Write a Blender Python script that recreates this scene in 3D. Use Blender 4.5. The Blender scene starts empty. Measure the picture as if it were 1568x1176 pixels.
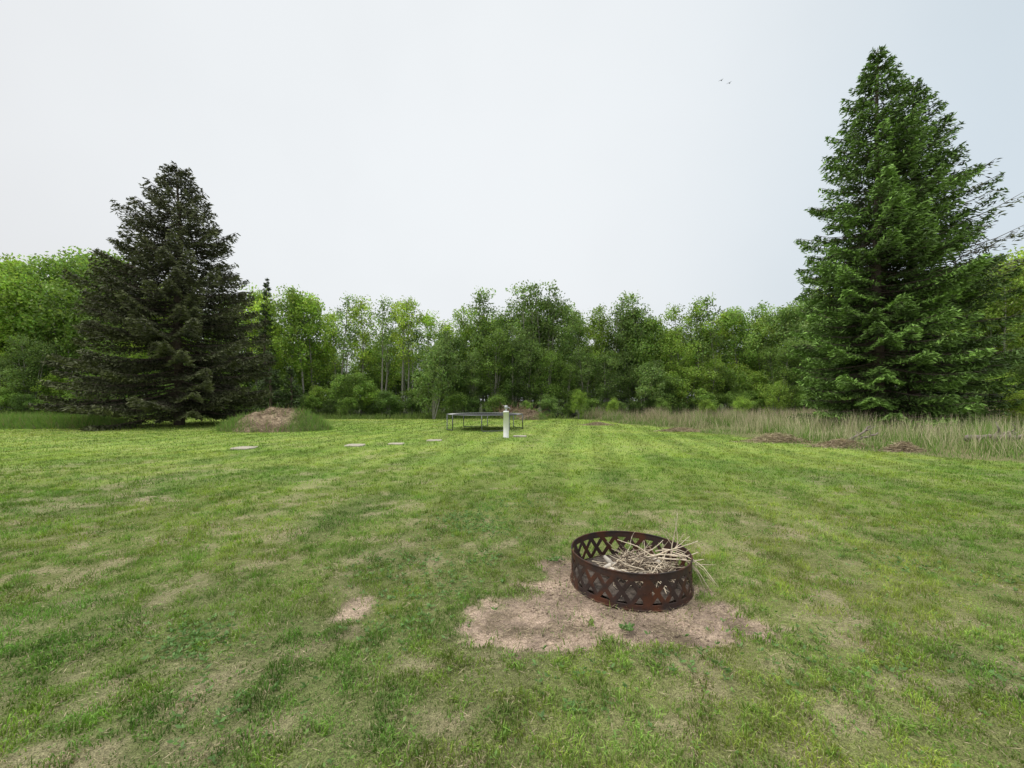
import bpy, math, numpy as np
from mathutils import Vector
rng=np.random.default_rng(7)
sc=bpy.context.scene
sc.view_settings.view_transform='Standard'; sc.view_settings.look='None'; sc.view_settings.exposure=0
# ---------------------------------------------------------------- noise
TAB=rng.random((256,256))
def vn(x,y):
    x=np.asarray(x,float);y=np.asarray(y,float)
    xi=np.floor(x).astype(int);yi=np.floor(y).astype(int)
    fx=x-xi;fy=y-yi;fx=fx*fx*(3-2*fx);fy=fy*fy*(3-2*fy)
    a=TAB[xi&255,yi&255];b=TAB[(xi+1)&255,yi&255];c=TAB[xi&255,(yi+1)&255];d=TAB[(xi+1)&255,(yi+1)&255]
    return (a*(1-fx)+b*fx)*(1-fy)+(c*(1-fx)+d*fx)*fy
def fbm(x,y,o=4,s=0.0):
    r=0;a=.5;t=0
    for i in range(o):
        r=r+a*vn(x*2**i+17.3*i+s,y*2**i+9.1*i-s);t+=a;a*=.55
    return r/t
def ss(a,b,x):
    t=np.clip((x-a)/(b-a),0,1);return t*t*(3-2*t)
def mixc(a,b,t):
    t=np.asarray(t)[...,None];return np.asarray(a)*(1-t)+np.asarray(b)*t
# ---------------------------------------------------------------- mesh builder
class MB:
    def __init__(s): s.V=[];s.F=[];s.C=[];s.M=[];s.n=0
    def add(s,V,F,C,m=0):
        V=np.asarray(V,float);F=np.asarray(F,int);C=np.asarray(C,float)
        if C.ndim==1:C=np.tile(C,(len(V),1))
        s.V.append(V);s.F.append(F+s.n);s.C.append(C);s.M.append(np.full(len(F),m));s.n+=len(V)
    def mesh(s,name,mats,smooth=False):
        V=np.concatenate(s.V);F=np.concatenate(s.F);C=np.concatenate(s.C);M=np.concatenate(s.M)
        me=bpy.data.meshes.new(name)
        me.vertices.add(len(V));me.vertices.foreach_set('co',V.astype(np.float32).ravel())
        me.loops.add(len(F)*3);me.loops.foreach_set('vertex_index',F.astype(np.int32).ravel())
        me.polygons.add(len(F));me.polygons.foreach_set('loop_start',np.arange(0,len(F)*3,3,dtype=np.int32))
        try: me.polygons.foreach_set('loop_total',np.full(len(F),3,dtype=np.int32))
        except Exception: pass
        for m in mats: me.materials.append(m)
        me.polygons.foreach_set('material_index',M.astype(np.int32))
        me.polygons.foreach_set('use_smooth',np.full(len(F),smooth))
        at=me.color_attributes.new('Col','FLOAT_COLOR','POINT')
        at.data.foreach_set('color',np.concatenate([C,np.ones((len(C),1))],1).astype(np.float32).ravel())
        me.update(calc_edges=True);me.validate()
        return me
    def obj(s,name,mats,smooth=False,parent=None,loc=(0,0,0)):
        o=bpy.data.objects.new(name,s.mesh(name,mats,smooth));sc.collection.objects.link(o);o.location=loc
        if parent:o.parent=parent
        return o
def empty(name,loc=(0,0,0)):
    o=bpy.data.objects.new(name,None);sc.collection.objects.link(o);o.location=loc;return o
def tube(mb,P,R,col,m=0,n=6,cap=False):
    P=np.asarray(P,float);k=len(P);R=np.broadcast_to(np.asarray(R,float),(k,))
    T=np.gradient(P,axis=0);T/=np.linalg.norm(T,axis=1)[:,None]+1e-9
    ref=np.array([0,0,1.]) if abs(T[0,2])<.9 else np.array([1.,0,0])
    A=np.cross(T,ref);A/=np.linalg.norm(A,axis=1)[:,None]+1e-9;B=np.cross(T,A)
    th=np.arange(n)*2*math.pi/n
    V=P[:,None]+R[:,None,None]*(A[:,None]*np.cos(th)[None,:,None]+B[:,None]*np.sin(th)[None,:,None])
    V=V.reshape(-1,3);F=[]
    i=np.arange(k-1)[:,None]*n;j=np.arange(n)[None];j2=(j+1)%n
    a=(i+j).ravel();b=(i+j2).ravel();c=(i+n+j2).ravel();d=(i+n+j).ravel()
    F=np.concatenate([np.stack([a,b,c],1),np.stack([a,c,d],1)])
    if cap:
        V=np.concatenate([V,P[:1],P[-1:]]);q=np.arange(n);q2=(q+1)%n
        F=np.concatenate([F,np.stack([q2,q,np.full(n,k*n)],1),np.stack([(k-1)*n+q,(k-1)*n+q2,np.full(n,k*n+1)],1)])
    mb.add(V,F,col,m)
def unit(v): return v/(np.linalg.norm(v,axis=-1,keepdims=True)+1e-9)
def leaves(mb,P,a,s,w,C,m=0,r=rng):
    N=len(P);b=unit(np.cross(a,r.normal(size=(N,3))))
    s=np.broadcast_to(s,(N,))[:,None];w=np.broadcast_to(w,(N,))[:,None]
    V=np.stack([P-a*s,P+b*w,P+a*s,P-b*w],1).reshape(-1,3)
    i=np.arange(N)*4
    F=np.concatenate([np.stack([i,i+1,i+2],1),np.stack([i,i+2,i+3],1)])
    mb.add(V,F,np.repeat(C,4,0),m)
def blades(mb,P,h,w,lean,C,m=0,r=rng,simple=False,tipmul=1.15,basemul=None):
    N=len(P);az=r.random(N)*2*math.pi;fa=r.random(N)*2*math.pi
    d=np.stack([np.cos(az),np.sin(az),np.zeros(N)],1);s=np.stack([np.cos(fa),np.sin(fa),np.zeros(N)],1)
    h=np.broadcast_to(h,(N,))[:,None];w=np.broadcast_to(w,(N,))[:,None];lean=np.broadcast_to(lean,(N,))[:,None]
    up=np.array([0,0,1.])
    if simple:
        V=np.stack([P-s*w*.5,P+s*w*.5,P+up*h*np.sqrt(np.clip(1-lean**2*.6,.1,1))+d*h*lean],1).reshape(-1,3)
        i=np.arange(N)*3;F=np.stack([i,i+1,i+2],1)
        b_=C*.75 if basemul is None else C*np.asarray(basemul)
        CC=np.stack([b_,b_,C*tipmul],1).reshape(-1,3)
    else:
        mid=P+up*h*.6+d*h*lean*.3;tip=P+up*h*np.clip(1-lean*.45,.15,1)+d*h*lean
        V=np.stack([P-s*w*.5,P+s*w*.5,mid+s*w*.42,mid-s*w*.42,tip],1).reshape(-1,3)
        i=np.arange(N)*5;F=np.concatenate([np.stack([i,i+1,i+2],1),np.stack([i,i+2,i+3],1),np.stack([i+3,i+2,i+4],1)])
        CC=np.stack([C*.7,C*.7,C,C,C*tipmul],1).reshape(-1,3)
    mb.add(V,F,CC,m)
# ---------------------------------------------------------------- materials
def newmat(name):
    m=bpy.data.materials.new(name);m.use_nodes=True;nt=m.node_tree;nt.nodes.clear()
    o=nt.nodes.new('ShaderNodeOutputMaterial');return m,nt,o
def N(nt,t,**k):
    n=nt.nodes.new(t)
    for a,b in k.items(): setattr(n,a,b)
    return n
def leafmat(name,trans=.3,rough=.6,objcol=False,spec=.2,tgain=(1.1,1.25,.6)):
    m,nt,o=newmat(name);L=nt.links
    at=N(nt,'ShaderNodeAttribute',attribute_name='Col');col=at.outputs['Color']
    if objcol:
        oi=N(nt,'ShaderNodeObjectInfo');mx=N(nt,'ShaderNodeMix',data_type='RGBA',blend_type='MULTIPLY');mx.inputs[0].default_value=1
        L.new(col,mx.inputs[6]);L.new(oi.outputs['Color'],mx.inputs[7]);col=mx.outputs[2]
    p=N(nt,'ShaderNodeBsdfPrincipled');p.inputs['Roughness'].default_value=rough;p.inputs['Specular IOR Level'].default_value=spec
    L.new(col,p.inputs['Base Color'])
    if trans>0:
        t=N(nt,'ShaderNodeBsdfTranslucent');g=N(nt,'ShaderNodeMix',data_type='RGBA',blend_type='MULTIPLY');g.inputs[0].default_value=1
        g.inputs[7].default_value=(*tgain,1);L.new(col,g.inputs[6]);L.new(g.outputs[2],t.inputs[0])
        ms=N(nt,'ShaderNodeMixShader');ms.inputs[0].default_value=trans
        L.new(p.outputs[0],ms.inputs[1]);L.new(t.outputs[0],ms.inputs[2]);L.new(ms.outputs[0],o.inputs[0])
    else: L.new(p.outputs[0],o.inputs[0])
    return m
def noisemat(name,scale=20,amt=.4,bump=.3,bd=.01,rough=.85,c2=None,thr=(.4,.65),metal=0,spec=.3,fine=None):
    m,nt,o=newmat(name);L=nt.links
    at=N(nt,'ShaderNodeAttribute',attribute_name='Col');tc=N(nt,'ShaderNodeTexCoord')
    n=N(nt,'ShaderNodeTexNoise');n.inputs['Scale'].default_value=scale;n.inputs['Detail'].default_value=8;n.inputs['Roughness'].default_value=.65
    L.new(tc.outputs['Object'],n.inputs['Vector'])
    mr=N(nt,'ShaderNodeMapRange');mr.inputs[1].default_value=.25;mr.inputs[2].default_value=.75;mr.inputs[3].default_value=1-amt;mr.inputs[4].default_value=1+amt
    L.new(n.outputs[0],mr.inputs[0])
    mx=N(nt,'ShaderNodeVectorMath',operation='SCALE');L.new(at.outputs['Color'],mx.inputs[0]);L.new(mr.outputs[0],mx.inputs['Scale'])
    col=mx.outputs[0]
    if fine:
        n3=N(nt,'ShaderNodeTexNoise');n3.inputs['Scale'].default_value=fine;n3.inputs['Detail'].default_value=3;L.new(tc.outputs['Object'],n3.inputs['Vector'])
        r3=N(nt,'ShaderNodeMapRange');r3.inputs[1].default_value=.35;r3.inputs[2].default_value=.65;r3.inputs[3].default_value=.55;r3.inputs[4].default_value=1.4
        L.new(n3.outputs[0],r3.inputs[0]);m3=N(nt,'ShaderNodeVectorMath',operation='SCALE');L.new(col,m3.inputs[0]);L.new(r3.outputs[0],m3.inputs['Scale']);col=m3.outputs[0]
    if c2:
        n2=N(nt,'ShaderNodeTexNoise');n2.inputs['Scale'].default_value=scale*.35;n2.inputs['Detail'].default_value=6;L.new(tc.outputs['Object'],n2.inputs['Vector'])
        r=N(nt,'ShaderNodeMapRange');r.inputs[1].default_value=thr[0];r.inputs[2].default_value=thr[1];L.new(n2.outputs[0],r.inputs[0])
        q=N(nt,'ShaderNodeMix',data_type='RGBA');L.new(r.outputs[0],q.inputs[0]);L.new(col,q.inputs[6]);q.inputs[7].default_value=(*c2,1);col=q.outputs[2]
    p=N(nt,'ShaderNodeBsdfPrincipled');p.inputs['Roughness'].default_value=rough;p.inputs['Metallic'].default_value=metal;p.inputs['Specular IOR Level'].default_value=spec
    L.new(col,p.inputs['Base Color'])
    b=N(nt,'ShaderNodeBump');b.inputs['Strength'].default_value=bump;b.inputs['Distance'].default_value=bd
    L.new(n.outputs[0],b.inputs['Height']);L.new(b.outputs[0],p.inputs['Normal']);L.new(p.outputs[0],o.inputs[0])
    return m
M_ground=noisemat('lawn_soil',34,.4,.9,.03,.95,spec=.1,fine=160)
M_blade=leafmat('grass_blade',.28,.55)
M_dry=leafmat('dry_grass',.15,.8,tgain=(1,1,1))
M_leaf=leafmat('tree_leaf',.40,.5,objcol=True,tgain=(1.15,1.2,.75))
M_needle=leafmat('spruce_needle',.0,.6)
M_bark=noisemat('bark',8,.4,.6,.02,.95,spec=.1)
M_soil=noisemat('mound_soil',9,.45,.9,.08,.95,spec=.1,fine=30)
M_stone=noisemat('concrete_paver',14,.25,.4,.01,.9)
M_steel=noisemat('blackened_steel',22,.35,.3,.003,.6,c2=(.11,.042,.022),thr=(.44,.66),metal=.15)
M_twig=noisemat('bleached_twig',30,.25,.4,.003,.8)
M_plastic=noisemat('white_pvc',12,.04,.05,.002,.45)
M_metal=noisemat('galvanised_steel',30,.15,.1,.002,.4,metal=.7)
M_fabric=noisemat('black_mat',60,.2,.1,.002,.8)
# ---------------------------------------------------------------- terrain functions
def gz(x,y): return .05*(fbm(x*.35,y*.35,3)-.5)+.012*(fbm(x*3,y*3,2,5)-.5)
ELL=[(.16,2.72,.57,.36),(.95,2.68,.76,.27),(.55,3.1,.48,.46),(1.38,2.86,.34,.18),(.98,3.35,.56,.5),(.45,3.6,.2,.3)]
def dirt(x,y):
    n=(fbm(x*3.2,y*3.8,5,3)-.5)*1.9+(fbm(x*14,y*14,3,13)-.5)*.9
    f=np.full(np.shape(x),-9.)
    for cx,cy,a,b in ELL: f=np.maximum(f,1-np.sqrt(((x-cx)/a)**2+((y-cy)/b)**2))
    g=ss(-.02,.20,f+n*.6)
    for cx,cy,a,b,k in [(-1.15,2.95,.13,.22,.9),(-1.1,2.62,.16,.10,.5),(-5.4,6.1,.7,.2,.5),(-3.2,3.0,.2,.10,.35),(-3.3,2.3,.3,.1,.35),(-4.1,3.0,.25,.1,.35)]:
        g=np.maximum(g,k*ss(-.05,.4,1-np.sqrt(((x-cx)/a)**2+((y-cy)/b)**2)+n*.6))
    return g
def dry(x,y):
    d=.25*fbm(x*.55,y*.8,4,11)+.75*fbm(x*3.8,y*4.8,4,23)
    st=fbm(x*1.1+.15*y,y*.10,2,31)
    return ss(.50,.73,d+.16*(st-.5)-.03*ss(0,5,x)+.02*ss(1,-4,x)+.03*ss(3,1.5,y)-.03*ss(6,12,y))
MBY=np.array([2,5,8,9.6,12.1,15,20,29,33,36]);MBX=np.array([40,24,14.8,12.3,10.5,9.6,8.8,6.8,4.5,2])
def meadow(x,y):
    b=np.interp(y,MBY,MBX)+(fbm(x*.6,y*.6,3,41)-.5)*1.6
    return ss(-.25,.25,x-b)*(y>2)
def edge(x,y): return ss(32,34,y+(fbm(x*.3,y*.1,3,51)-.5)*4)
G1=np.array([.215,.325,.052]);G2=np.array([.335,.42,.105]);G3=np.array([.125,.25,.042]);TAN=np.array([.50,.42,.27]);SOIL=np.array([.44,.335,.255]);BRN=np.array([.18,.145,.09])
def gcol(x,y):
    d=dry(x,y);k=fbm(x*.25,y*.3,3,61);far=ss(5,16,y)
    c=mixc(G1,G2,np.clip(ss(.35,.65,k)*.5+.4*far,0,1));c=mixc(c,G3,ss(.48,.66,fbm(x*.5,y*.5,3,71)+.06*ss(1,6,x))*.6*(1-far*.5))
    u=(x*.985-y*.17)/.62;stp=ss(.35,.65,.5+.5*np.sin(u*math.pi+fbm(x*.2,y*.08,2)*2))
    c=c*(.89+.2*stp)[...,None]*(.86+.28*fbm(x*1.3+.2*y,y*.16,3,33))[...,None]
    return c,d
# ---------------------------------------------------------------- ground sheet
def axis(fine0,fine1,st,lo,hi,ratio):
    a=list(np.arange(fine0,fine1,st));s=st;v=a[-1]
    while v<hi: s*=ratio;v+=s;a.append(v)
    s=st;v=fine0;b=[]
    while v>lo: s*=ratio;v-=s;b.append(v)
    return np.array(b[::-1]+a)
xs=axis(-5,5,.04,-600,600,1.04);ys=axis(1,7,.04,-60,700,1.03)
X,Y=np.meshgrid(xs,ys,indexing='ij');x=X.ravel();y=Y.ravel()
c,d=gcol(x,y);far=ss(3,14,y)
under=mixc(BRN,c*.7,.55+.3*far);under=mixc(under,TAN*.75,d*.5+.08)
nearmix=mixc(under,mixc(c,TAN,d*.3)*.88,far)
dm=dirt(x,y);sv=fbm(x*6,y*6,4,81);soil=mixc(SOIL*.65,SOIL*1.2,ss(.3,.7,sv));soil=mixc(soil,BRN*.8,ss(.52,.68,fbm(x*4,y*6,4,85))*.65)
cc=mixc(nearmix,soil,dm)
mdw=meadow(x,y);cc=mixc(cc,mixc([.12,.16,.05],[.26,.22,.12],fbm(x,y,2)),mdw)
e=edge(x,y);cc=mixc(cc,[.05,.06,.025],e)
z=gz(x,y)-.02*dm*ss(1.5,.2,np.abs(x-.7))+.012*dm*(fbm(x*9,y*9,2,8)-.5)
idx=np.arange(len(x)).reshape(X.shape);a=idx[:-1,:-1].ravel();b=idx[1:,:-1].ravel();c1=idx[1:,1:].ravel();d1=idx[:-1,1:].ravel()
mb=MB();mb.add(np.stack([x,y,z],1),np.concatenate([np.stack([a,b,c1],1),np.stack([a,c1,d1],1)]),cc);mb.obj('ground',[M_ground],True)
# ---------------------------------------------------------------- lawn grass
def scatter(y0,y1,dens,k=1.42,off=1.2,r=rng):
    n=int(dens*(y1-y0)*2*(k*y1+off))
    yy=y0+(y1-y0)*r.random(n);xx=(r.random(n)*2-1)*(k*y1+off)
    ok=np.abs(xx)<k*yy+off;return xx[ok],yy[ok]
lawn=MB()
for (y0,y1,dens,h,w,simple) in [(.9,2.6,10000,.036,.0042,False),(2.6,4.2,7500,.038,.0052,True),(4.2,7,3200,.042,.0080,True),(7,12,1000,.046,.013,True),(12,20,300,.05,.024,True),(20,33,90,.06,.045,True)]:
    xx,yy=scatter(y0,y1,dens)
    c,d=gcol(xx,yy);dm=dirt(xx,yy);cl=fbm(xx*7,yy*7,2,91);c2=fbm(xx*11,yy*11,2,191);c3=fbm(xx*2.2,yy*2.6,3,291)
    inring=((xx-.98)**2+(yy-3.36)**2)<.5**2
    keep=(rng.random(len(xx))<(1-dm*.95)*(1-.3*d)*(.4+1.1*ss(.3,.6,cl)))&(meadow(xx,yy)<.5)&(~inring)
    xx,yy,c,d,cl,c2,c3=[q[keep] for q in (xx,yy,c,d,cl,c2,c3)];n=len(xx)
    isdry=rng.random(n)<(.14+.45*d)*(1-.5*ss(6,14,yy))
    C=c*(.66+.6*rng.random((n,1)))*(.72+.62*ss(.25,.75,c2))[:,None];C=C*(1+(rng.random((n,3))-.5)*.16)
    C=C*mixc([.84,.95,1.0],[1.16,1.07,.95],ss(.35,.65,c3))
    C[isdry]=(TAN*(.5+.65*rng.random((n,1))))[isdry]
    hh=h*(.4+.9*rng.random(n))*(.6+.9*ss(.4,.7,cl));hh[isdry]*=.6
    ln=rng.random(n)*.9+.1;ln[isdry]=.7+.9*rng.random(isdry.sum())
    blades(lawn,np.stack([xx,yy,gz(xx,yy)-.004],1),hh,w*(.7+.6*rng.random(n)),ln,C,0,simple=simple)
tx,ty=scatter(1.2,9,16);kp=(dirt(tx,ty)<.8)&(fbm(tx*.8,ty*.8,2,7)>.46);tx,ty=tx[kp],ty[kp]
ex=rng.uniform(-.6,1.9,160);ey=rng.uniform(2.0,4.1,160);dmm=dirt(ex,ey);kp=(dmm>.05)&(dmm<.97)|(rng.random(160)<.10);tx=np.concatenate([tx,ex[kp]]);ty=np.concatenate([ty,ey[kp]])
kp=((tx-.98)**2+(ty-3.36)**2)>.52**2;tx=tx[kp];ty=ty[kp]
n=len(tx)*16;ii=np.repeat(np.arange(len(tx)),16);s=.04*(.4+rng.random(len(tx)))
xx=tx[ii]+rng.normal(size=n)*s[ii];yy=ty[ii]+rng.normal(size=n)*s[ii]
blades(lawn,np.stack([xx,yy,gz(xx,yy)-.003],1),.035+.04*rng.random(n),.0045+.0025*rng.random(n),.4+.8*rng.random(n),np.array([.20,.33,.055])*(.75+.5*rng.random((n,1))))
lawn.obj('lawn_grass',[M_blade])
weeds=MB()
spots=[(-1.9,2.45,.22,80),(-2.05,2.6,.2,60),(-.55,5.0,.45,200),(-.3,4.6,.3,120),(1.0,2.3,.25,30),(-.95,3.6,.5,120),(-.6,3.2,.4,90),(3.5,3.7,.4,60),(4.2,3.3,.4,70),(-.2,3.8,.2,40),(.4,3.75,.06,22),(1.7,2.3,.4,50),(0,5.8,.5,100),(.4,2.1,.4,30),(-1.3,1.9,.4,40),(2.7,2.2,.4,40),(-.75,2.7,.3,60),(.75,2.62,.04,16)]
for sx,sy,sr,k in spots:
    px=sx+rng.normal(size=k)*sr*.6;py=sy+rng.normal(size=k)*sr*.45
    for q in range(5):
        az=rng.random(k)*6.28;a=unit(np.stack([np.cos(az),np.sin(az),.35+.4*rng.random(k)],1));sz=.007+.012*rng.random(k)
        C=np.array([.16,.28,.09])*(.6+.7*rng.random((k,1)))
        leaves(weeds,np.stack([px,py,gz(px,py)+.014],1)+a*sz[:,None],a,sz,sz*.42,C)
px,py=scatter(1.2,7,90);k=len(px)
for q in range(3):
    az=rng.random(k)*6.28;a=unit(np.stack([np.cos(az),np.sin(az),.3+.4*rng.random(k)],1));sz=.005+.009*rng.random(k)
    kp=dirt(px,py)<.7
    leaves(weeds,(np.stack([px,py,gz(px,py)+.016],1)+a*sz[:,None])[kp],a[kp],sz[kp],sz[kp]*.5,(np.array([.17,.29,.07])*(.7+.6*rng.random((k,1))))[kp])
weeds.obj('lawn_weeds',[M_blade])
deb=MB()
def pebble(mb,p,s,c):
    V=np.array([[1,0,0],[-1,0,0],[0,1,0],[0,-1,0],[0,0,1],[0,0,-1]])*s*(.6+.7*rng.random((6,3)))*[1,1,.6]+p
    F=[[0,2,4],[2,1,4],[1,3,4],[3,0,4],[2,0,5],[1,2,5],[3,1,5],[0,3,5]];mb.add(V,F,c)
px=rng.uniform(-.5,1.8,2600);py=rng.uniform(2.1,3.9,2600);kp=dirt(px,py)>.5
for a_,b_ in zip(px[kp],py[kp]): pebble(deb,[a_,b_,gz(a_,b_)-.015],rng.uniform(.003,.011),SOIL*rng.uniform(.25,1.25))
px=rng.uniform(-.6,1.9,8000);py=rng.uniform(2.1,3.9,8000);kp=dirt(px,py)>.15;px=px[kp];py=py[kp];k=len(px)
az=rng.random(k)*6.28;a=unit(np.stack([np.cos(az),np.sin(az),.15*rng.normal(size=k)],1))
leaves(deb,np.stack([px,py,gz(px,py)-.004],1),a,.010+.025*rng.random(k),.0015,mixc(TAN*1.1,BRN*.5,rng.random(k)))
px,py=scatter(1,5,260);k=len(px);az=rng.random(k)*6.28;a=unit(np.stack([np.cos(az),np.sin(az),.2*rng.normal(size=k)],1))
leaves(deb,np.stack([px,py,gz(px,py)+.012],1),a,.010+.025*rng.random(k),.0014,TAN*(.6+.7*rng.random((k,1))))
deb.obj('dirt_debris',[M_dry])
# ---------------------------------------------------------------- meadow of tall dry grass
md=MB()
n=230000
yy=7+27*rng.random(n)**.75;xx=rng.uniform(-1,48,n);kp=(meadow(xx,yy)>.5)
xx=xx[kp];yy=yy[kp];n=len(xx);f=fbm(xx*.5,yy*.5,3,13);f2=fbm(xx*.8,yy*.8,3,19)
b=np.interp(yy,MBY,MBX);inn=ss(0,2.5,xx-b)
h=(.14+.46*inn)*(.4+.9*rng.random(n))*(.25+1.35*ss(.3,.7,f2))
g=rng.random(n)<np.clip(.95-.5*inn*ss(.3,.55,f)-.25*ss(12,22,yy),.34,1); pink=ss(18,26,yy)*.6
C=mixc(np.array([.72,.62,.44]),np.array([.50,.38,.29]),np.clip(pink+.6*rng.random(n)*f,0,1))*(.6+.65*rng.random((n,1)))
C[g]=(np.array([.21,.33,.075])*(.7+.6*rng.random((n,1))))[g];h[g]*=.9
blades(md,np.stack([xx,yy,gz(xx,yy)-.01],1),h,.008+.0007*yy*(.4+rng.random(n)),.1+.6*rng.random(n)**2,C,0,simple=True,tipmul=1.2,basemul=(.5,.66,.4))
md.obj('meadow_grass',[M_dry])
fe=MB();n=60000;xx=rng.uniform(-60,50,n);yy=rng.uniform(29.5,37,n);kp=(edge(xx,yy)>.3)&(meadow(xx,yy)<.5);xx=xx[kp];yy=yy[kp];n=len(xx)
blades(fe,np.stack([xx,yy,np.zeros(n)-.02],1),(.2+.5*rng.random(n))*(.4+1.1*fbm(xx*.4,yy*.4,2)),.05,.2+.5*rng.random(n),mixc([.14,.25,.05],[.28,.33,.12],rng.random(n)),0,simple=True)
fe.obj('forest_edge_grass',[M_blade])
# ---------------------------------------------------------------- mounds
def mound(name,cx,cy,rx,ry,h,bare,gh,seed):
    r=np.random.default_rng(seed);root=empty(name,(cx,cy,0))
    g=np.linspace(-1.1,1.1,70);A,B=np.meshgrid(g,g,indexing='ij');a=A.ravel();b=B.ravel()
    def hz(a,b): 
        q=np.clip(1-(a*a+b*b),-.3,1);q=np.where(q>0,np.abs(q)**.85,q);return h*(q*(.55+.7*fbm(a*2+seed,b*2,3)))+.14*h*(fbm(a*9,b*9,3,seed)-.5)*(q>0)-.06
    V=np.stack([a*rx,b*ry,hz(a,b)],1);idx=np.arange(4900).reshape(70,70)
    p,q,s,t=idx[:-1,:-1].ravel(),idx[1:,:-1].ravel(),idx[1:,1:].ravel(),idx[:-1,1:].ravel()
    m=MB();col=mixc(mixc([.34,.26,.18],[.16,.12,.08],ss(.35,.65,fbm(a*5,b*5,3,4))),[.12,.15,.05],ss(.3,.7,np.abs(a)+.3*fbm(a*3,b*3,2)-.1) if bare else np.ones(4900))
    m.add(V,np.concatenate([np.stack([p,q,s],1),np.stack([p,s,t],1)]),col);m.obj('earth',[M_soil],True,root)
    n=int(rx*ry*2200);a=r.uniform(-1.05,1.05,n);b=r.uniform(-1.05,1.05,n);kp=(a*a+b*b<1.05)
    core=np.sqrt((a/.66)**2+((b+.2)/.95)**2)+.5*(fbm(a*3,b*3,3,seed+3)-.5)
    if bare: kp&=(r.random(n)<np.clip(.04+ss(.65,1.0,core),0,1))
    a=a[kp];b=b[kp];n=len(a);C=mixc([.14,.27,.06],[.25,.37,.09],r.random(n));dr=r.random(n)<.12;C[dr]=np.array([.46,.35,.23])*.8
    m=MB();blades(m,np.stack([a*rx,b*ry,hz(a,b)-.02],1),gh*(.4+.8*r.random(n)),.022,.2+.6*r.random(n),C,0,r,simple=True);m.obj('grass',[M_blade],False,root)
    if bare:
        k=900;a=r.normal(size=k)*.33;b=r.normal(size=k)*.4-.15;az=r.random(k)*6.28;d_=unit(np.stack([np.cos(az),np.sin(az),.3*r.normal(size=k)],1))
        m=MB();leaves(m,np.stack([a*rx,b*ry,hz(a,b)+.03],1),d_,.08+.12*r.random(k),.012,mixc([.50,.40,.28],[.14,.10,.07],r.random(k)),0,r);m.obj('brush',[M_dry],False,root)
mound('dirt_mound',-11.9,20.4,2.75,1.5,1.15,True,.42,3)
mound('grass_mound',-25.6,22.4,4.6,1.2,.5,False,.55,5)
mound('dirt_mound',1.2,31.5,1.6,.9,.75,True,.3,8)
def thatch(cx,cy,rx,ry,h,seed):
    r=np.random.default_rng(seed);n=1500;a=r.normal(size=n)*.45;b=r.normal(size=n)*.45
    zz=h*np.exp(-(a*a+b*b)*2)*r.random(n);az=r.random(n)*6.28
    d=unit(np.stack([np.cos(az),np.sin(az),.35*r.normal(size=n)],1));m=MB()
    leaves(m,np.stack([a*rx,b*ry,zz],1),d,.07+.1*r.random(n),.008,mixc([.6,.5,.33],[.16,.12,.08],r.random(n)),0,r)
    m.obj('dead_grass_pile',[M_dry],loc=(cx,cy,0))
thatch(9.5,14.5,1.3,.5,.36,1);thatch(10.6,13.0,1.0,.4,.28,2);thatch(11.5,11.9,.6,.3,.3,4);thatch(8.2,19.6,1.2,.5,.2,6);thatch(5.2,24.5,1,.5,.2,7)
def driftwood(name,cx,cy,specs,seed):
    r=np.random.default_rng(seed);m=MB()
    for (x0,y0,z0,x1,y1,z1,r0) in specs:
        t=np.linspace(0,1,9)[:,None];P=np.array([x0,y0,z0])*(1-t)+np.array([x1,y1,z1])*t+r.normal(size=(9,3))*.03
        tube(m,P,np.linspace(r0,r0*.45,9),np.array([.24,.205,.175]),0,8,True)
        for j in (3,5,6):
            e=P[j]+r.normal(size=3)*[.25,.15,.15]+[0,0,.12];tube(m,[P[j],(P[j]+e)/2+r.normal(size=3)*.03,e],[r0*.4,r0*.3,r0*.12],np.array([.24,.21,.18]),0,6,True)
    m.obj(name,[M_bark],True,loc=(cx,cy,0))
driftwood('fallen_branch',12.0,13.8,[(-.5,0,.1,.35,.1,.62,.05),(-.3,.1,.1,.5,0,.4,.05)],1)
driftwood('driftwood_log',15.0,12.5,[(-.95,0,.30,.5,.1,.46,.09),(-.2,-.1,.28,1.0,.1,.40,.11),(.3,0,.3,.6,.1,.62,.04)],2)
# ---------------------------------------------------------------- concrete slabs
for i,(sx,sy,w,dp) in enumerate([(-8.3,12.55,.33,.3),(-5.15,13.3,.31,.3),(-3.93,13.75,.26,.22),(-2.85,14.9,.28,.22),(.32,16.7,.28,.2)]):
    m=MB();k=14;th=np.arange(k)*2*math.pi/k;r=np.clip(1/np.maximum(np.abs(np.cos(th)),np.abs(np.sin(th))),1,1.25)*(.92+.1*rng.random(k))
    o=np.stack([np.cos(th)*r*w,np.sin(th)*r*dp],1);zb=-.05;zt=.045
    V=np.concatenate([np.c_[o,np.full(k,zb)],np.c_[o,np.full(k,zt-.012)],np.c_[o*.95,np.full(k,zt)],[[0,0,zt+.004]]]);F=[]
    for j in range(k):
        j2=(j+1)%k;F+=[[j,j2,k+j2],[j,k+j2,k+j],[k+j,k+j2,2*k+j2],[k+j,2*k+j2,2*k+j],[2*k+j,2*k+j2,3*k]]
    m.add(V,F,np.array([.42,.38,.31]));m.obj('paving_stone',[M_stone],loc=(sx,sy,0))
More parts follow.
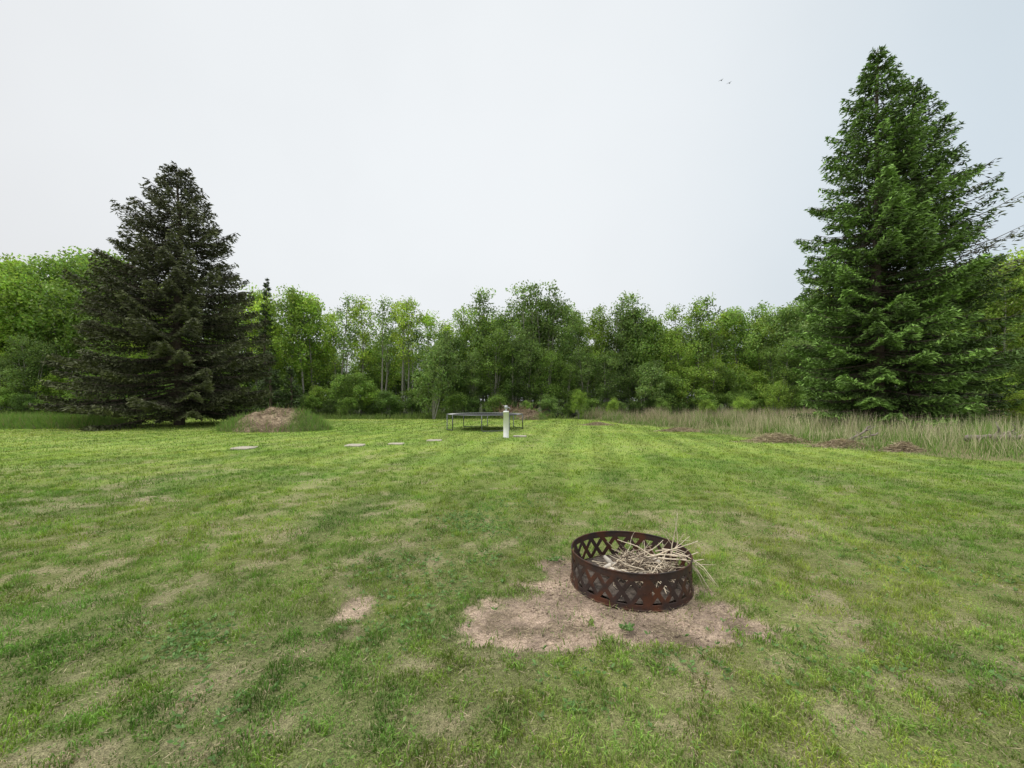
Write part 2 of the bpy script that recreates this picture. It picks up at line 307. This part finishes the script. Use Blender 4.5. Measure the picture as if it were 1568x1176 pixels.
# ---------------------------------------------------------------- white post with tap
def lathe(mb,prof,col,m=0,n=24,c=(0,0,0)):
    tube_r=np.array(prof);th=np.arange(n)*2*math.pi/n
    V=np.stack([tube_r[:,0][:,None]*np.cos(th)+c[0],tube_r[:,0][:,None]*np.sin(th)+c[1],np.repeat(tube_r[:,1][:,None],n,1)+c[2]],-1).reshape(-1,3);F=[]
    for i in range(len(prof)-1):
        for j in range(n):
            j2=(j+1)%n;F+=[[i*n+j,i*n+j2,(i+1)*n+j2],[i*n+j,(i+1)*n+j2,(i+1)*n+j]]
    mb.add(V,F,col,m)
m=MB();lathe(m,[(0,-.05),(.118,-.05),(.118,.02),(.112,.03),(.112,1.0),(.118,1.0),(.118,1.05),(.1,1.07),(0,1.07)],np.array([.9,.89,.9]))
lathe(m,[(.045,1.06),(.045,1.16),(.075,1.16),(.08,1.19),(.08,1.25),(.06,1.285),(0,1.295)],np.array([.45,.46,.48]),1)
tube(m,[(.05,0,1.2),(.13,0,1.2),(.16,0,1.16),(.16,0,1.12)],.02,np.array([.4,.4,.4]),1,8,True)
tube(m,[(-.05,0,1.27),(-.13,0,1.29)],.012,np.array([.35,.3,.3]),1,6,True)
m.obj('white_utility_post',[M_plastic,M_metal],True,loc=(-.24,16.4,0))
# ---------------------------------------------------------------- trampoline
root=empty('trampoline',(-1.42,21.2,0));R=1.98;H=.78
th=np.linspace(0,2*math.pi,49);m=MB();tube(m,np.c_[R*np.cos(th),R*np.sin(th),np.full(49,H)],.024,np.array([.16,.17,.17]),0,8);m.obj('frame_ring',[M_metal],True,root)
m=MB();k=48;th=np.arange(k)*2*math.pi/k;V=np.concatenate([np.c_[1.7*np.cos(th),1.7*np.sin(th),np.full(k,H-.01)],np.c_[.85*np.cos(th),.85*np.sin(th),np.full(k,H-.05)],[[0,0,H-.07]]]);F=[]
for j in range(k):
    j2=(j+1)%k;F+=[[j,j2,k+j2],[j,k+j2,k+j],[k+j,k+j2,2*k]]
m.add(V,F,np.array([.02,.02,.022]));m.obj('jumping_mat',[M_fabric],True,root)
m=MB()
for a_ in np.arange(72)*2*math.pi/72: tube(m,[(1.69*math.cos(a_),1.69*math.sin(a_),H-.01),(1.97*math.cos(a_),1.97*math.sin(a_),H)],.007,np.array([.3,.3,.3]),0,4)
m.obj('springs',[M_metal],False,root)
m=MB();lc=np.array([.13,.14,.14])
for q in range(4):
    a0=q*math.pi/2+.35;a1=a0-.36;a2=a0+.36
    tube(m,[(R*math.cos(a1),R*math.sin(a1),H),(R*math.cos(a1),R*math.sin(a1),.04),(R*math.cos(a1+.06),R*math.sin(a1+.06),.02)],.024,lc,0,8,True)
    tube(m,[(R*math.cos(a2),R*math.sin(a2),H),(R*math.cos(a2),R*math.sin(a2),.04),(R*math.cos(a2-.06),R*math.sin(a2-.06),.02)],.024,lc,0,8,True)
    tt=np.linspace(a1,a2,8);tube(m,np.c_[R*np.cos(tt),R*np.sin(tt),np.full(8,.03)],.021,lc,0,8,True)
m.obj('legs',[M_metal],True,root)
# ---------------------------------------------------------------- fire ring
FX,FY=.975,3.36;root=empty('fire_ring',(FX,FY,-.01));RR=.475;HH=.27
nu,nv=960,84
s_=2*math.pi*RR
uu=(np.arange(nu)+.5)/nu*s_;vv=(np.arange(nv)+.5)/nv*HH
SU,SV=np.meshgrid(uu,vv,indexing='ij')
pw=s_/24;lo,hi=.045,.222
q=(SV-lo)/(hi-lo);fu=(SU/pw)%1.0
d1=.5-np.abs((fu-q+10)%1.0-.5);d2=.5-np.abs((fu+q)%1.0-.5)
strut=np.minimum(d1,d2)*pw*.80<.0165
hole=(~strut)&(q>0.02)&(q<.98)
seams=(.75*2*math.pi-.02,.75*2*math.pi+2.09,.75*2*math.pi-2.09)
for a_ in seams: hole&=~(np.abs(SU-(a_%(2*math.pi))*RR)<.03)
zz=np.linspace(0,HH,nv+1);thh=np.arange(nu)*2*math.pi/nu
rad=RR+.006*np.exp(-zz/.02)
V=np.stack([rad[None]*np.cos(thh)[:,None],rad[None]*np.sin(thh)[:,None],np.repeat(zz[None],nu,0)],-1).reshape(-1,3)
I,J=np.nonzero(~hole);I2=(I+1)%nu;w_=nv+1
F=np.concatenate([np.stack([I*w_+J,I2*w_+J,I2*w_+J+1],1),np.stack([I*w_+J,I2*w_+J+1,I*w_+J+1],1)])
m=MB();m.add(V,F,np.array([.050,.034,.031]));o=m.obj('pierced_wall',[M_steel],True,root)
so=o.modifiers.new('Solidify','SOLIDIFY');so.thickness=.004;so.offset=0
m=MB();th=np.linspace(0,2*math.pi,97)
tube(m,np.c_[RR*np.cos(th),RR*np.sin(th),np.full(97,HH)],.0065,np.array([.035,.026,.024]),0,6)
tube(m,np.c_[(RR+.007)*np.cos(th),(RR+.007)*np.sin(th),np.full(97,.012)],.006,np.array([.04,.028,.024]),0,6)
m.obj('rim',[M_steel],True,root)
m=MB()
for a_ in seams:
    for da in (-.045,.045):
        for z_ in (.03,.13,.24):
            p=np.array([(RR+.002)*math.cos(a_+da),(RR+.002)*math.sin(a_+da),z_]);dv=np.array([math.cos(a_),math.sin(a_),0])
            tube(m,[p,p+dv*.008],.007,np.array([.05,.035,.03]),0,6,True)
m.obj('bolts',[M_steel],False,root)
m=MB();k=40;rr=np.linspace(0,.45,9);V=[[0,0,.05]];th=np.arange(k)*2*math.pi/k
for r_ in rr[1:]:
    V+=[[r_*math.cos(t),r_*math.sin(t),.035+.03*fbm(r_*math.cos(t)*9,r_*math.sin(t)*9,3)+.02*(1-r_/.45)] for t in th]
F=[[0,1+j,1+(j+1)%k] for j in range(k)]
for i in range(7):
    for j in range(k):
        j2=(j+1)%k;a1=1+i*k;F+=[[a1+j,a1+k+j,a1+k+j2],[a1+j,a1+k+j2,a1+j2]]
m.add(V,F,np.array([.11,.09,.075]));m.obj('ash_bed',[M_soil],True,root)
tw=MB();r=np.random.default_rng(21)
def twig(p0,dr,L,r0,col,bend=.25,k=7,branch=0,grav=0):
    P=[np.array(p0,float)];dr=unit(np.array(dr,float));
    for i in range(k-1):
        dr=unit(dr+r.normal(size=3)*bend*.35+np.array([0,0,-grav]));P.append(P[-1]+dr*L/(k-1))
    P=np.array(P)
    inside=((P[:,0]**2+P[:,1]**2)<.46**2);P[:,2]=np.where(inside,np.maximum(P[:,2],.06),np.maximum(P[:,2],.01))
    tube(tw,P,np.linspace(r0,r0*.35,k),col,0,6,True)
    for b_ in range(branch):
        j=r.integers(2,k-1);twig(P[j],dr+r.normal(size=3)*.5,L*.4,r0*.5,col,bend,5,0)
for i in range(260):
    col=np.array([.66,.56,.42])*r.uniform(.5,1.15) if r.random()<.62 else np.array([.2,.15,.11])*r.uniform(.4,1.2)
    a_=r.uniform(0,6.28);q=r.random()**.6*.29;cx=.08+q*math.cos(a_);cy=-.02+q*math.sin(a_)
    zz0=.06+.16*r.random()*(1-q/.38)+.04
    az=r.normal()*1.1+ (0 if r.random()<.5 else math.pi)
    L=r.uniform(.08,.36);d_=np.array([math.cos(az),math.sin(az),r.normal()*.22])
    p=np.array([cx,cy,zz0])-d_*L*.5
    rr_=math.hypot(p[0],p[1])
    if rr_>.42: p[:2]*=.42/rr_
    e=p+d_*L
    if math.hypot(e[0],e[1])>.44 and e[2]<.27: d_[:2]*=.4
    twig(p,d_,L,r.uniform(.0025,.007),col,.6,7,int(r.random()<.4))
W=np.array([.70,.60,.46])
for p,d_,L,r0,g_,nb_ in [((.10,.0,.20),(1,-.15,.30),.46,.008,0,2),((.15,.05,.18),(1,-.3,.28),.46,.007,0,2),((.2,-.1,.24),(1,-.35,.1),.36,.007,0,2),((.25,.1,.22),(1,.1,.2),.3,.006,0,1),
      ((.36,.05,.15),(.22,.1,1),.42,.0055,-.02,2),((.40,.0,.16),(-.12,.05,1),.40,.0045,-.05,1),((.33,.0,.2),(.5,0,1),.25,.004,0,1),((.0,.1,.16),(1,.1,.4),.36,.007,0,2),((-.05,-.05,.15),(.8,-.2,.35),.4,.006,0,2),((.05,-.1,.17),(.3,.3,.7),.22,.005,0,1),
      ((.30,-.05,.25),(1,-.3,.22),.45,.006,.12,1),((.34,-.02,.26),(1,-.5,.15),.42,.005,.16,1),((.28,.02,.27),(1,-.15,.2),.48,.0045,.13,1),((.36,-.08,.27),(1,-.8,.1),.38,.0045,.2,1),((.38,.02,.27),(1,-.35,.0),.34,.004,.2,1)]:
    twig(p,d_,L,r0,W*r.uniform(.85,1.1),.3,10,nb_,g_)
for i in range(10):
    a_=r.uniform(0,6.28);c_=np.array([.03+.2*math.cos(a_),-.02+.16*math.sin(a_),.13+.05*r.random()]);d_=unit(np.array([r.normal(),r.normal(),.1*r.normal()]));L=r.uniform(.04,.08)
    tube(tw,[c_-d_*L,c_,c_+d_*L],[.016,.022,.014],np.array([.68,.62,.53])*r.uniform(.6,1.1),0,7,True)
tw.obj('twig_pile',[M_twig],True,root)
# ---------------------------------------------------------------- spruces
def spruce(name,loc,H,R,prof,seed,cd,cl,dens=1.0,bare=None,whorl=.42,nb=10,z0=.5,lean=(0,0),top=(1.0,.62),miss=.1,tr=.27):
    r=np.random.default_rng(seed);m=MB();bark=np.array([.13,.105,.085])
    t=np.linspace(0,1,14);ax=lambda z:np.stack([lean[0]*(z/H)**1.5+.08*np.sin(z*.7),lean[1]*(z/H)**1.5+.06*np.cos(z*.6)],-1)
    P=np.c_[ax(t*H),t*H];tube(m,P,tr*(1-t)**.8+.012,bark,1,9)
    z=z0
    while z<H*.985:
        tt=1-z/H;k=max(4,int(nb*(.5+.5*tt**.3)))
        a0=r.random()*6.28;wl=r.uniform(.88,1.06)
        for j in range(k):
            if r.random()<miss: continue
            az=a0+j*2*math.pi/k+r.normal()*.22;zz=z+r.normal()*.12
            L=R*prof(tt)*r.uniform(.76,1.08)*wl*(1+.04*math.sin(az*2+seed)+.04*math.sin(az*3+z*.8))+.08
            up=np.interp(tt,[0,.08,.25,.5,.8,1],[top[0],top[1],.22,.02,-.14,-.16])+r.normal()*.06
            cv=np.interp(tt,[0,.3,.7,1],[.1,-.12,-.06,.02]);tipup=.12
            dx,dy=math.cos(az),math.sin(az);f=np.array([dx,dy,0]);sd=np.array([-dy,dx,0])
            c=ax(np.array(max(zz,.01)))
            base=np.array([c[0],c[1],zz])
            def pt(s): 
                s=np.asarray(s)[...,None];h=up*s+cv*4*s*(1-s)*.5+tipup*s**3-.05*s
                return base+f*L*s+np.array([0,0,1.])*L*h
            sp=np.linspace(0,1,5);tube(m,pt(sp),.01+.010*L*(1-sp),bark*1.1,1,3)
            isbare=bare is not None and bare(az,zz,r)
            M=int((26+22*L*L**.9)*dens*(.22 if isbare else 1))
            ntw=max(4,int(L/.17));s=r.random(M)**.75;s=.12+.88*s
            s=np.round(s*ntw)/ntw;side=np.where(r.random(M)<.5,-1,1);u=r.random(M)
            lt=np.minimum(.34*L,1.1)*(1.02-s)**.55*(.6+.4*np.minimum(s*4,1))+.1
            twd=unit(f*.75+sd*side[:,None]*.8+np.array([0,0,-.05]))
            hang=-.34*lt*u**1.3-.04
            Pp=pt(np.minimum(s,1))+twd*(lt*u)[:,None]+np.array([0,0,1.])*(hang+r.normal(size=M)*.04)[:,None]+r.normal(size=(M,3))*.025
            d=unit(twd+r.normal(size=(M,3))*.5+np.array([0,0,-.12]))
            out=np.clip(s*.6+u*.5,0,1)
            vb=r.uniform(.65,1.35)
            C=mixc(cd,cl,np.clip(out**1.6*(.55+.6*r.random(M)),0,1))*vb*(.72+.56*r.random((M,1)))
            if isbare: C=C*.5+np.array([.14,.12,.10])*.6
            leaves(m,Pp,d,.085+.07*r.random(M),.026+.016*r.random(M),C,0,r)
            if L>1.5:
                for s1 in np.arange(1,ntw,3)/ntw:
                    b0=pt(s1)
                    for sg in(-1,1):
                        l1=min(.34*L,1.15)*(1.02-s1)**.55;e=b0+unit(f*.75+sd*sg*.8)*l1+np.array([0,0,-.2*l1]);tube(m,[b0,(b0+e)/2,e],[.012,.009,.004],bark*(1.8 if isbare else .9),1,3)
        z+=whorl*(.55+.5*tt)*r.uniform(.8,1.2)
    return m.obj(name,[M_needle,M_bark],False,loc=loc)
pl=lambda t:np.interp(t,[0,.03,.12,.25,.38,.57,.75,.9,1],[.02,.06,.24,.46,.66,.84,.97,1,.92])
spruce('spruce_tree',(-20.1,24.4,0),15.7,5.25,pl,11,np.array([.040,.048,.026]),np.array([.125,.138,.064]),1.2,z0=1.0,top=(.9,.5))
pr=lambda t:np.interp(t,[0,.03,.12,.25,.4,.55,.75,.9,1],[.02,.07,.27,.50,.78,.93,.98,1,.94])
spruce('spruce_tree',(18.4,20.4,0),19.3,3.75,pr,5,np.array([.05,.085,.026]),np.array([.20,.35,.07]),1.35,z0=.8,nb=10,top=(.8,.4),miss=.14,whorl=.47)
spruce('spruce_tree',(21.0,21.2,0),18.2,3.9,pr,9,np.array([.042,.068,.024]),np.array([.15,.26,.06]),1.15,z0=.8,nb=9,top=(.8,.4),miss=.17,whorl=.5,bare=lambda az,z,r:(math.cos(az)>.2 and 7<z<16.5 and r.random()<.5))
# ---------------------------------------------------------------- deciduous trees
def decid(name,H,R,b0,seed,ncl,nlf,ls,stems=1,cs=.45,col=(.15,.228,.06),barkc=(.30,.29,.25),shape=1.0,ub=(.25,.8)):
    r=np.random.default_rng(seed);m=MB();bark=np.array(barkc)
    cen=[]
    for sidx in range(stems):
        a=r.random()*6.28;sp=(.28*R if stems>1 else .05*R);hs=H*(1 if sidx==0 else r.uniform(.72,.97))
        t=np.linspace(0,1,9);ln=np.array([math.cos(a),math.sin(a)])*sp*1.6
        P=np.c_[ln[0]*t+.06*np.cumsum(r.normal(size=9))*.6,ln[1]*t+.06*np.cumsum(r.normal(size=9))*.6,t*hs]
        r0=.011*hs*(1 if stems==1 else .75);tube(m,P,r0*(1-t)**.9+.008,bark,1,6)
        nl=int(ncl/stems)
        for i in range(nl):
            q=b0+(1-b0)*((i+r.random())/nl)**.85;h=q;pz=np.array([np.interp(h,t,P[:,k]) for k in range(3)])
            tt=(q-b0)/(1-b0);env=R*(math.sin(math.pi*min(1,.12+.88*tt)**shape)**.7*.95+.06)*(1 if stems==1 else .72)
            env*=r.uniform(.4,1.2);az=i*2.4+r.normal()*.5
            e=pz+np.array([math.cos(az)*env,math.sin(az)*env,env*r.uniform(*ub)]);e[2]=min(e[2],H*1.04)
            mid=(pz+e)/2+np.array([0,0,-.08*env]);tube(m,[pz,mid,e],[r0*.35*(1-.6*q),r0*.22,.006],bark*.9,1,3)
            cen.append((e,1.0));
            if env>.5: cen.append((mid*.5+e*.5+r.normal(size=3)*.15,.8))
        cen.append((P[-1],.45));cen.append((P[-1]-[0,0,.35],.55))
    for e,sz in cen:
        k=int(nlf*sz*r.uniform(.5,1.4));v=r.uniform(.5,1.5);s=cs*sz*r.uniform(.6,1.2)
        off=r.normal(size=(k,3))*s*[1,1,.8];off=off*np.minimum(1,1.7*s/(np.linalg.norm(off,axis=1,keepdims=True)+1e-6))
        Pp=e+off;Pp[:,2]=np.maximum(Pp[:,2],.05)
        C=np.array(col)*v*(.7+.6*r.random((k,1)))*(1+(r.random((k,3))-.5)*.2)
        a=unit(r.normal(size=(k,3)));leaves(m,Pp,a,ls*(.7+.6*r.random(k)),ls*.55*(.7+.6*r.random(k)),C,0,r)
    return m.mesh(name,[M_leaf,M_bark])
T=[decid('aspen_a',10,1.7,.32,101,50,60,.095,1,.38,ub=(.6,1.3)),
   decid('aspen_b',10,1.4,.40,102,42,55,.09,1,.36,ub=(.6,1.3)),
   decid('aspen_c',10,2.0,.28,103,58,60,.095,2,.38,ub=(.5,1.2)),
   decid('maple_a',10,2.6,.24,104,75,85,.105,2,.46),
   decid('maple_b',10,2.3,.22,105,70,85,.105,3,.44),
   decid('willow_a',10,2.3,.12,106,100,62,.09,5,.38,shape=.9,ub=(.6,1.5)),
   decid('willow_b',10,2.0,.14,107,80,60,.09,4,.38,shape=.9,ub=(.6,1.5))]
S=[decid('shrub_a',4,1.9,.04,108,75,80,.07,6,.28,shape=.8,ub=(.5,1.3)),decid('shrub_b',4,1.6,.05,109,65,75,.065,5,.26,shape=.8,ub=(.5,1.3))]
Wd=[decid('whip_a',8,1.1,.45,110,26,35,.08,2,.28,ub=(.8,1.5))]
line=empty('tree_line')
r=np.random.default_rng(77)
def inst(me,x,y,h,base,col,wide=1.0,par=line,nm='tree'):
    o=bpy.data.objects.new(nm,me);sc.collection.objects.link(o);s=h/base;o.location=(x,y,-.05);o.scale=(s*wide,s*wide,s)
    o.rotation_euler=(r.normal()*.02,r.normal()*.02,r.random()*6.28);o.color=(*col,1);o.parent=par;return o
PX=np.array([-60,-43,-38,-31,-27,-24.8,-21,-17.4,-13.7,-8.8,-5.8,-3.3,.4,2.8,5.3,8.3,11.4,13.9,16.9,20,22.4,25.5,28,40,48,60])
PH=np.array([15,14.6,14.2,12,11,11.1,11.6,11.0,10.5,10.4,9.6,11.2,10.8,11.6,10.5,9.5,11.2,9.2,10.4,10.8,11.2,11.9,11.7,13,15.5,15])
def tint(kind):
    v=r.uniform(.82,1.2)
    base={'bright':(1.85,1.75,1.35),'lime':(2.5,2.15,1.6),'mid':(1.4,1.4,1.3),'grey':(1.35,1.3,1.6),'dark':(.8,.86,.9)}[kind]
    return tuple(b*v for b in base)
x=-62
while x<62:
    h=np.interp(x*38/39,PX,PH);wd=1
    if x<-26: k=r.choice([3,4,2]);kd=r.choice(['bright','lime','mid'])
    elif x<-6: k=r.choice([0,1,2,0,1,3]);kd=r.choice(['lime','bright','lime','bright'])
    elif x<12: k=r.choice([5,6,5,2,3]);kd=r.choice(['grey','mid','bright','grey']);wd=.95
    else: k=r.choice([3,4,2,5]);kd=r.choice(['bright','mid','bright','lime','grey'])
    inst(T[k],x,39+r.normal()*1.0,h*r.uniform(.86,1.07),10,tint(kd),wd);x+=r.uniform(1.5,2.9)
x=-64
while x<64:
    h=np.interp(x*38/43,PX,PH)*(.76 if -26<x<-6 else .98)
    inst(T[r.integers(0,7)],x,43.5+r.normal()*1.2,h*r.uniform(.75,1.1),10,tint(r.choice(['mid','bright','bright'])));x+=r.uniform(2.2,3.8)
x=-70
while x<70:
    inst(T[r.choice([3,4,5])],x,49+r.normal()*1.5,r.uniform(7,8.6),10,tint('mid'),1.4);x+=r.uniform(2.4,3.4)
x=-66
while x<66:
    inst(T[5+r.integers(0,2)],x,46+r.normal(),r.uniform(4.5,5.6),10,tint('dark'),1.9);x+=r.uniform(1.8,2.6)
x=-60
while x<60:
    if -27<x<-7: h=r.uniform(1.8,3.8);kd=r.choice(['mid','dark','mid','bright'])
    elif -7<=x<12: h=r.uniform(4.6,8.4);kd=r.choice(['grey','mid','grey','dark'])
    else: h=r.uniform(3.6,7.4);kd=r.choice(['mid','grey','bright'])
    if h>4.8: inst(T[5+r.integers(0,2)],x,36+r.normal()*.5,h,10,tint(kd),1.15)
    else: inst(S[r.integers(0,2)],x,36.3+r.normal()*.5,h,4,tint(kd),1.15)
    x+=r.uniform(1.3,2.3)
x=-60
while x<60:
    inst(S[r.integers(0,2)],x,34.8+r.normal()*.35,r.uniform(1.0,2.8),4,tint(r.choice(['mid','dark','grey','mid'])),1.3,nm='shrub');x+=r.uniform(1.1,2.1)
for x in (-3.2,-2.6,1.3,2.3,2.9,3.4,11.0,11.9,-16,-12,-9.5,-19,19.2,17.5,8.8): inst(Wd[0],x,37.5,np.interp(x,PX,PH)*1.03,8,tint('grey'))
for (bx,by,bh,kd,w) in [(-6.3,32.5,6.4,'grey',.85),(5.3,32.3,2.3,'bright',.8),(8.0,32.5,1.6,'bright',.8),(15.0,31,1.5,'bright',1),(17.0,30,1.7,'bright',.9),(19.8,30.5,2.9,'bright',1),(12,32,1.6,'mid',1),(23.5,18.9,1.9,'lime',.8),(25.0,19.6,2.2,'lime',1)]:
    inst(S[r.integers(0,2)],bx,by,bh,4,tint(kd),w,None,'bush')
for (sx,sy,h,rr_,sd) in [(-21.9,36.0,12.1,1.5,31),(-20.0,33.4,5.6,1.7,32),(-18.6,34,4.2,1.5,33)]:
    spruce('young_spruce',(sx,sy,0),h,rr_,lambda t:min(1,t**1.0+.02),sd,np.array([.04,.06,.026]),np.array([.12,.18,.065]),1.1,z0=.3,nb=6,miss=.25,tr=.12)
m=MB();rb=np.random.default_rng(5)
for i in range(220):
    p=np.array([rb.normal()*.8,rb.normal()*.5,rb.random()*.7]);d_=unit(np.array([rb.normal(),rb.normal()*.5,abs(rb.normal())*.8]));L=rb.uniform(.4,1.2)
    tube(m,[p,p+d_*L*.5+rb.normal(size=3)*.05,p+d_*L],[.02,.014,.005],mixc([.22,.12,.08],[.3,.24,.18],rb.random()),0,3)
m.obj('brush_pile',[M_bark],loc=(.2,33.2,0))
for bx,bz in ((31.0,48.9),(32.2,48.5)):
    m=MB();t=np.linspace(0,1,7);tube(m,np.c_[(t-.5)*.34,t*0,t*0+.01*np.sin(t*6)],np.array([.005,.03,.045,.045,.03,.02,.03]),np.array([.05,.05,.055]),0,6,True)
    for sg in(-1,1): m.add([[.07,0,.02],[-.06,0,.02],[.03,sg*.22,.1],[-.05,sg*.2,.09],[-.06,sg*.48,.03]],[[0,2,1],[1,2,3],[2,4,3]],np.array([.06,.06,.065]))
    o=m.obj('bird',[M_bark],False,loc=(bx,60,bz));o.rotation_euler=(.2,0,.5)
# ---------------------------------------------------------------- sky, sun, camera
S_=Vector((-.45,-.12,.87)).normalized();el=math.asin(S_.z);rot=math.atan2(S_.x,S_.y)
w=bpy.data.worlds.new('World');sc.world=w;w.use_nodes=True;nt=w.node_tree;nt.nodes.clear();L=nt.links
out=N(nt,'ShaderNodeOutputWorld');bg=N(nt,'ShaderNodeBackground');bg.inputs[1].default_value=.1
sky=N(nt,'ShaderNodeTexSky');sky.sky_type='NISHITA';sky.sun_disc=False;sky.sun_elevation=el;sky.sun_rotation=rot;sky.air_density=1.2;sky.dust_density=6
tc=N(nt,'ShaderNodeTexCoord')
def dotn(v):
    d=N(nt,'ShaderNodeVectorMath',operation='DOT_PRODUCT');L.new(tc.outputs['Generated'],d.inputs[0]);d.inputs[1].default_value=Vector(v).normalized();return d.outputs['Value']
def mr(src,a,b,c,d,smooth=True):
    n=N(nt,'ShaderNodeMapRange');n.interpolation_type='SMOOTHSTEP' if smooth else 'LINEAR'
    for i,v in enumerate((a,b,c,d)): n.inputs[i+1].default_value=v
    L.new(src,n.inputs[0]);return n.outputs[0]
def mix(f,a,b):
    n=N(nt,'ShaderNodeMix',data_type='RGBA')
    if isinstance(f,float): n.inputs[0].default_value=f
    else: L.new(f,n.inputs[0])
    for i,v in ((6,a),(7,b)):
        if isinstance(v,tuple): n.inputs[i].default_value=(*v,1)
        else: L.new(v,n.inputs[i])
    return n.outputs[2]
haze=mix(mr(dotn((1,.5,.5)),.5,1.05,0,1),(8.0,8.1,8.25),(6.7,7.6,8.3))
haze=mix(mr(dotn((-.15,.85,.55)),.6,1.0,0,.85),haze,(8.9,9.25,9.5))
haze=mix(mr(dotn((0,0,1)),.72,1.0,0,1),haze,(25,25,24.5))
ns=N(nt,'ShaderNodeTexNoise');ns.inputs['Scale'].default_value=1.6;ns.inputs['Detail'].default_value=4;L.new(tc.outputs['Generated'],ns.inputs['Vector'])
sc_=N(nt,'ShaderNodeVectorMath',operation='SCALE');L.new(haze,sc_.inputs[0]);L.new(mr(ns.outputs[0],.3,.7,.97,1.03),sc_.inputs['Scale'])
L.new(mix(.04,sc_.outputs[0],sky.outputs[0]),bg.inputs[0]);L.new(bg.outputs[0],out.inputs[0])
ld=bpy.data.lights.new('sun','SUN');ld.energy=1.5;ld.angle=math.radians(12);ld.color=(1,.96,.9)
lo_=bpy.data.objects.new('sun',ld);sc.collection.objects.link(lo_);lo_.rotation_euler=S_.to_track_quat('Z','Y').to_euler();lo_.location=(0,0,30)
cd=bpy.data.cameras.new('camera');cam=bpy.data.objects.new('camera',cd);sc.collection.objects.link(cam)
cam.location=(0,0,1.5);cam.rotation_euler=(math.radians(90),0,0);cd.sensor_width=36;cd.lens=36*620/1568;cd.shift_y=25/1568;cd.clip_start=.05;cd.clip_end=2000
sc.camera=cam
